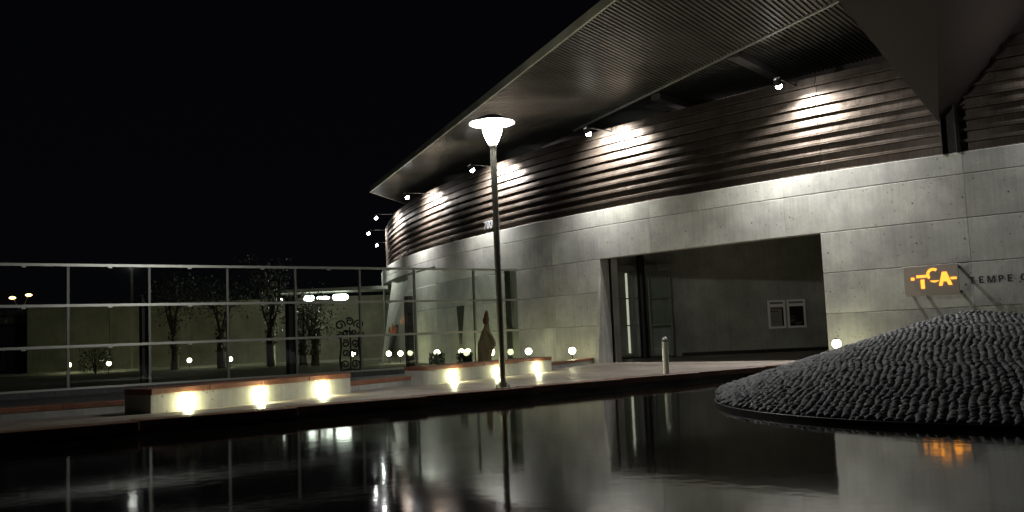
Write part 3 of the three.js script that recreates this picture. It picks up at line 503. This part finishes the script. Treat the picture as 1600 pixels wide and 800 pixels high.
// ------------------------------------------------------------------ garden behind the fence
{
  const t = thing('garden_wall', [-30.6, 0, -58.0], Math.atan2(3, 24.4), 'long olive-lit concrete wall closing off the sculpture garden', 'wall'), L = 24.7, n = 10;
  mesh('backing', box(L, 4.2, 0.2, L / 2, 2.1, -0.25), M.jointConc, t);
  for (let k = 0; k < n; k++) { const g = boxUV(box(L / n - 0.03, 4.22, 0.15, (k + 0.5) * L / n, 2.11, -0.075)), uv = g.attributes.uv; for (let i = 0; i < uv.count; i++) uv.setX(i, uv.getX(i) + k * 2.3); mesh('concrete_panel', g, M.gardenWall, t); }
  const c = thing('garden_curb', [-30.6, 0, -54.6], Math.atan2(3, 24.4), 'pale curb running along the foot of the garden wall', 'curb');
  for (let k = 0; k < 10; k++) mesh('curb_stone', rbox(L / n - 0.02, 0.15, 0.35, (k + 0.5) * L / n, 0.09, 0, 0.015), M.conc3, c);
}
function gardenLight(P, label, cd, kind) {
  const t = thing('garden_light', P, 0, label, 'garden light', 'small globe lights in the garden and along the wall');
  mesh('stake', cyl(0.02, 0.02, P[1], 0, -P[1], 0, 8), M.steelDark, t);
  mesh('lamp_globe', new THREE.SphereGeometry(0.13, 16, 12), M.lightGarden, t); mesh('cap', cyl(0.06, 0.05, 0.04, 0, 0.12, 0, 12), M.steelDark, t);
  lamp(t, V(0, 0, 0), C_GARDEN, cd, 0.1);
}
gardenLight([-26.04, 0.57, -54], 'garden light behind the leftmost thin fence post', LAMP.garden);
gardenLight([-23.72, 0.55, -54], 'garden light glowing through the dark shrub at left', LAMP.garden);
gardenLight([-19.02, 0.54, -54], 'garden light just right of the leftmost slender tree', LAMP.garden);
gardenLight([-16.64, 0.51, -54], 'garden light just right of the second slender tree', LAMP.garden);
gardenLight([-14.25, 0.56, -54], 'garden light at the third slender tree', LAMP.garden);
gardenLight([-9.48, 0.51, -54], 'garden light seen through the iron scroll screen', LAMP.garden);
gardenLight([-6.43, 0.53, -46.9], 'garden light at the foot of the battered pier, left one', LAMP.wall);
gardenLight([-5.78, 0.52, -46.4], 'garden light at the foot of the battered pier, right one', LAMP.wall);
gardenLight([-3.49, 0.55, -41], 'single garden light right of the third support column', LAMP.wall);
gardenLight([-2.32, 0.56, -39.5], 'left one of the close pair of garden lights below the slot window', LAMP.wall * 0.5);
gardenLight([-2.05, 0.55, -39.5], 'right one of the close pair of garden lights below the slot window', LAMP.wall * 0.5);
gardenLight([-0.9, 0.6, -33.4], 'garden light at the foot of the ochre statue', LAMP.wall);
gardenLight([0.49, 0.52, -36.28], 'garden light at the concrete wall above the right bench end', LAMP.wall * 0.6);
gardenLight([2.07, 0.51, -34.2], 'garden light at the concrete wall left of the entrance opening', LAMP.wall * 0.6);
gardenLight([9.22, 0.52, -26.7], 'garden light at the wall between the entrance opening and the mound', LAMP.wall * 0.6);

function tree(P, h, label, crownW, sd) {
  seed = sd; const t = thing('slender_tree', P, 0, label, 'tree', 'slender trees before the garden wall');
  const parts = [], tips = [];
  const limb = (a, b, r0, r1, bend) => { const m = a.clone().lerp(b, 0.5).add(V(rr(-bend, bend), 0, rr(-bend, bend))), c = new THREE.CatmullRomCurve3([a, m, b]), g = new THREE.TubeGeometry(c, 6, 1, 7), p = g.attributes.position, q = V(0, 0, 0); for (let i = 0; i < p.count; i++) { const s = Math.floor(i / 8) / 6, ctr = c.getPoint(s), r = r0 + (r1 - r0) * s; q.fromBufferAttribute(p, i).sub(ctr).multiplyScalar(r).add(ctr); p.setXYZ(i, q.x, q.y, q.z); } g.computeVertexNormals(); parts.push(g); };
  const fork = h * 0.34; limb(V(0, 0, 0), V(rr(-0.1, 0.1), fork, rr(-0.1, 0.1)), 0.24, 0.14, 0.05);
  for (let k = 0; k < 5; k++) { const an = k * 1.257 + rr(-0.4, 0.4), e = V(Math.cos(an) * crownW * rr(0.3, 0.6), h * rr(0.62, 0.92), Math.sin(an) * crownW * rr(0.3, 0.6)); limb(V(0, fork * rr(0.9, 1), 0), e, 0.08, 0.025, 0.25); tips.push(e); for (let j = 0; j < 3; j++) { const f = e.clone().lerp(V(0, fork, 0), rr(0, 0.6)).add(V(rr(-0.7, 0.7), rr(0, 0.8), rr(-0.7, 0.7))); limb(e.clone().lerp(V(0, fork, 0), 0.3), f, 0.03, 0.01, 0.1); tips.push(f); } }
  mesh('trunk', mergeGeometries(parts), M.trunk, t);
  const lg = [[], [], []];
  for (let k = 0; k < 1100; k++) {
    const s = tips[Math.floor(rnd() * tips.length)], low = rnd() < 0.3, q = low ? V(rr(-0.3, 0.3), rr(fork * 0.5, h * 0.6), rr(-0.3, 0.3)) : s.clone().add(V(rr(-1, 1) * 0.75, rr(-1, 1) * 0.8, rr(-1, 1) * 0.75));
    const g = new THREE.BufferGeometry(), L = rr(0.1, 0.2), w = L * 0.34; g.setAttribute('position', new THREE.Float32BufferAttribute([0, -L / 2, 0, w, 0, 0.012, 0, L / 2, 0, -w, 0, 0.012], 3)); g.setIndex([0, 1, 2, 0, 2, 3]); g.rotateX(rr(-3, 3)); g.rotateY(rr(-3, 3)); g.rotateZ(rr(-1, 1)); g.translate(q.x, q.y, q.z); lg[k % 3].push(g);
  }
  const crown = mesh('crown', (() => { const g = mergeGeometries(lg[0].concat(lg[1])); g.computeVertexNormals(); return g; })(), M.leaf[1], t);
  mesh('light_foliage', (() => { const g = mergeGeometries(lg[2]); g.computeVertexNormals(); return g; })(), M.leaf[0], crown);
}
tree([-19.6, 0.02, -53.2], 5.4, 'leftmost of the five slender trees before the garden wall', 1.5, 101);
tree([-16.6, 0.02, -52.2], 5.5, 'second from left of the five slender trees', 1.5, 202);
tree([-13.75, 0.02, -52.0], 6.0, 'middle one of the five slender trees, beside a garden light', 1.6, 303);
tree([-11.75, 0.02, -51.2], 3.7, 'slender tree directly behind the second support column', 1.3, 404);
tree([-10.75, 0.02, -49.6], 3.4, 'rightmost of the five slender trees, left of the iron scroll screen', 1.1, 505);
function shrub(P, r, label, sd) {
  seed = sd; const t = thing('garden_shrub', P, 0, label, 'shrub', 'dark shrubs in the garden'), stems = [], lv = [];
  for (let k = 0; k < 9; k++) { const an = rnd() * 6.28, e = V(Math.cos(an) * r * rr(0.3, 0.8), r * rr(0.7, 1.5), Math.sin(an) * r * rr(0.3, 0.8)); stems.push(new THREE.TubeGeometry(new THREE.CatmullRomCurve3([V(0, 0, 0), e.clone().multiplyScalar(0.5).add(V(0, 0.1, 0)), e]), 5, 0.018, 5)); }
  for (let k = 0; k < 700; k++) { const an = rnd() * 6.28, q = V(Math.cos(an) * r * Math.sqrt(rnd()), r * rr(0.15, 1.5), Math.sin(an) * r * Math.sqrt(rnd())), L = rr(0.07, 0.15), g = new THREE.BufferGeometry(); g.setAttribute('position', new THREE.Float32BufferAttribute([0, -L / 2, 0, L * 0.3, 0, 0.01, 0, L / 2, 0, -L * 0.3, 0, 0.01], 3)); g.setIndex([0, 1, 2, 0, 2, 3]); g.rotateX(rr(-3, 3)); g.rotateY(rr(-3, 3)); g.translate(q.x, q.y, q.z); lv.push(g); }
  mesh('stem', mergeGeometries(stems), M.trunk, t); mesh('foliage', (() => { const g = mergeGeometries(lv); g.computeVertexNormals(); return g; })(), M.leaf[2], t);
}
shrub([-23.6, 0.02, -52.0], 0.95, 'dark bushy shrub with a garden light shining through it', 61);
shrub([-3.45, 0.02, -40.3], 0.35, 'low shrub below the single garden light', 62);
shrub([-2.15, 0.02, -38.8], 0.36, 'low shrub below the close pair of garden lights', 63);
{ // iron scroll screen
  const t = thing('scroll_screen', [-6.43, 0.02, -36], 0.12, 'dark iron sculpture screen made of curling scrolls', 'sculpture');
  const tube = (pts, r) => new THREE.TubeGeometry(new THREE.CatmullRomCurve3(pts), 28, r, 6);
  const scroll = (cx, cy, r, dir, a0, turns, tail) => { const p = []; for (let k = 0; k <= 22; k++) { const s = k / 22, rad = r * (0.28 + 0.72 * s), an = a0 + dir * s * turns * 6.283; p.push(V(cx + rad * Math.cos(an), cy + rad * Math.sin(an), 0)); } if (tail) p.push(tail); return tube(p, 0.035); };
  for (const s of [-1, 1]) {
    mesh('frame_bar', tube([V(s * 0.36, 0, 0), V(s * 0.39, 0.5, 0), V(s * 0.34, 1.0, 0), V(s * 0.36, 1.4, 0)], 0.045), M.iron, t);
    mesh('scroll', scroll(s * 0.36, 1.82, 0.2, s, 1.6, 1.3), M.iron, t); mesh('scroll', scroll(s * 0.4, 1.42, 0.14, -s, 0.6, 1.2), M.iron, t);
    mesh('scroll', scroll(s * 0.16, 1.5, 0.12, s, 2.2, 1.3), M.iron, t); mesh('scroll', scroll(s * 0.18, 1.1, 0.15, -s, 0.2, 1.3), M.iron, t);
    mesh('scroll', scroll(s * 0.17, 0.72, 0.15, s, 0.9, 1.3), M.iron, t); mesh('scroll', scroll(s * 0.19, 0.3, 0.16, -s, 2.0, 1.3), M.iron, t);
  }
  mesh('scroll', scroll(0, 1.95, 0.16, 1, 0, 1.4), M.iron, t); mesh('frame_bar', tube([V(0, 0, 0), V(0.02, 0.8, 0), V(0, 1.75, 0)], 0.035), M.iron, t); mesh('frame_bar', tube([V(-0.37, 0.05, 0), V(0, 0.1, 0), V(0.37, 0.05, 0)], 0.035), M.iron, t);
}
{ // carved ochre statue: a hooded upright shape
  const t = thing('garden_statue', [-1.12, 0, -33], 0, 'tall ochre carved statue with a dark pointed head behind the bench', 'statue');
  const shape = (pf, lean, sq) => { const g = new THREE.LatheGeometry(pf.map(q => new THREE.Vector2(...q)), 24), p = g.attributes.position; for (let i = 0; i < p.count; i++) { const x = p.getX(i), y = p.getY(i), z = p.getZ(i), an = Math.atan2(z, x), k = 1 + 0.2 * Math.sin(an * 2 + y * 2.6) + 0.1 * Math.sin(an * 5 - y * 6); p.setXYZ(i, x * k + lean * y * y, y, z * k * sq); } g.computeVertexNormals(); return g; };
  mesh('body', shape([[0, 0], [0.24, 0], [0.25, 0.12], [0.2, 0.4], [0.235, 0.72], [0.21, 0.95], [0.17, 1.1], [0.16, 1.3], [0.115, 1.46], [0.09, 1.6], [0, 1.72]], 0.045, 0.7), M.ochre, t);
  mesh('head', shape([[0, 1.58], [0.1, 1.62], [0.14, 1.74], [0.1, 1.86], [0.075, 1.98], [0.03, 2.08], [0, 2.1]], 0.03, 1.1), M.rust, t);
  mesh('arm', new THREE.TubeGeometry(new THREE.CatmullRomCurve3([V(0.1, 1.38, 0.05), V(0.3, 1.08, 0.06), V(0.35, 0.82, 0.12), V(0.14, 0.66, 0.26)]), 12, 0.06, 8), M.ochre, t);
}
{ // orange glass flame sculpture
  const t = thing('flame_sculpture', [-6.35, 1.55, -47.9], 0, 'small orange flame-shaped ornament on the battered pier', 'ornament');
  const m = std({ color: new THREE.Color(0.28, 0.07, 0.03), roughness: 0.3 });
  for (const [x, h, l] of [[0, 0.55, 0.04], [-0.1, 0.36, -0.05], [0.1, 0.4, 0.07]]) { const g = new THREE.LatheGeometry([[0, 0], [0.05, 0.02], [0.075, 0.3 * h], [0.05, 0.65 * h], [0, h]].map(q => new THREE.Vector2(...q)), 12); const p = g.attributes.position; for (let i = 0; i < p.count; i++) p.setX(i, p.getX(i) + l * Math.sin(p.getY(i) / h * 3)); g.translate(x, 0, 0); g.computeVertexNormals(); mesh('flame', g, m, t); }
}

// ------------------------------------------------------------------ far background
{
  const t = thing('garden_canopy', [-11, 0, -55.6], 0, 'flat garden canopy with bright tube lights before the garden wall', 'canopy');
  mesh('roof', boxUV(box(7.2, 0.2, 2.4, 0, 4.34, 0)), M.conc2, t);
  for (const x of [-3.3, 3.3]) mesh('post', cyl(0.07, 0.07, 4.24, x, 0, 0.6, 12), M.steelPaint, t);
  for (const [a, b, r] of [[-12.5, -11.85, 0.17], [-11.7, -10.95, 0.09], [-10.78, -9.83, 0.18], [-13.95, -13.75, 0.07], [-13.6, -13.38, 0.07]]) {
    const tb = mesh('light_tube', (() => { const g = new THREE.CapsuleGeometry(r, Math.max(0.05, b - a - 2 * r), 4, 12); g.rotateZ(Math.PI / 2); g.translate((a + b) / 2 + 11, 3.89, 0.7); return g; })(), M.lightTube, t);
    mesh('hanger', box(0.03, 0.36, 0.03, (a + b) / 2 + 11, 4.07 + r / 2, 0.7), M.steelPaint, tb);
  }
  for (const x of [-1.15, 0.7]) { const l = new THREE.PointLight(new THREE.Color(0.95, 1, 0.92), 1.5, 0, 2); l.position.set(x, 3.66, 0.72); l.castShadow = true; l.shadow.radius = 8; t.add(l); }
}
{
  const t = thing('pavilion', [-38, 0, -61], 0.1, 'dim glazed pavilion at the far left behind the fence', 'building');
  mesh('wall', boxUV(box(13, 3.9, 4, 0.3, 1.95, -2.3)), M.conc, t); mesh('roof', boxUV(box(13.8, 0.3, 5, 0.3, 4.05, -2)), M.steelPaint, t);
  for (const y of [0.2, 1.75, 3.3]) mesh('transom', box(12.4, 0.14, 0.12, 0.3, y, -0.1), M.steelDark, t);
  for (let k = 0; k < 5; k++) mesh('glass_pane', box(2.3, 3.0, 0.05, -4.5 + k * 2.42, 1.78, -0.2), std({ color: new THREE.Color(0.12, 0.125, 0.11), roughness: 0.12 }), t);
}
{ // twin-head street light far away
  const t = thing('twin_street_light', [-58.8, 0, -110], 0, 'distant twin-headed orange street light at the far left', 'street light');
  mesh('pole', cyl(0.12, 0.09, 6.6, 0, 0, 0, 12), M.steelPaint, t);
  for (const [dx, dy] of [[-1.0, 8.25], [0.95, 8.5]]) { mesh('arm', new THREE.TubeGeometry(new THREE.CatmullRomCurve3([V(0, 6.5, 0), V(dx * 0.45, 7.4, 0), V(dx, dy, 0)]), 10, 0.06, 8), M.steelPaint, t); const g = new THREE.SphereGeometry(0.3, 12, 8); g.scale(1.35, 0.6, 1); g.translate(dx, dy, 0); mesh('lamp_head', g, M.lightSodium, t); const l = new THREE.PointLight(new THREE.Color(1, 0.7, 0.4), 60, 0, 2); l.position.set(dx, dy - 0.02, 0); l.castShadow = true; l.shadow.radius = 6; t.add(l); }
}

renderer.render(scene, camera);
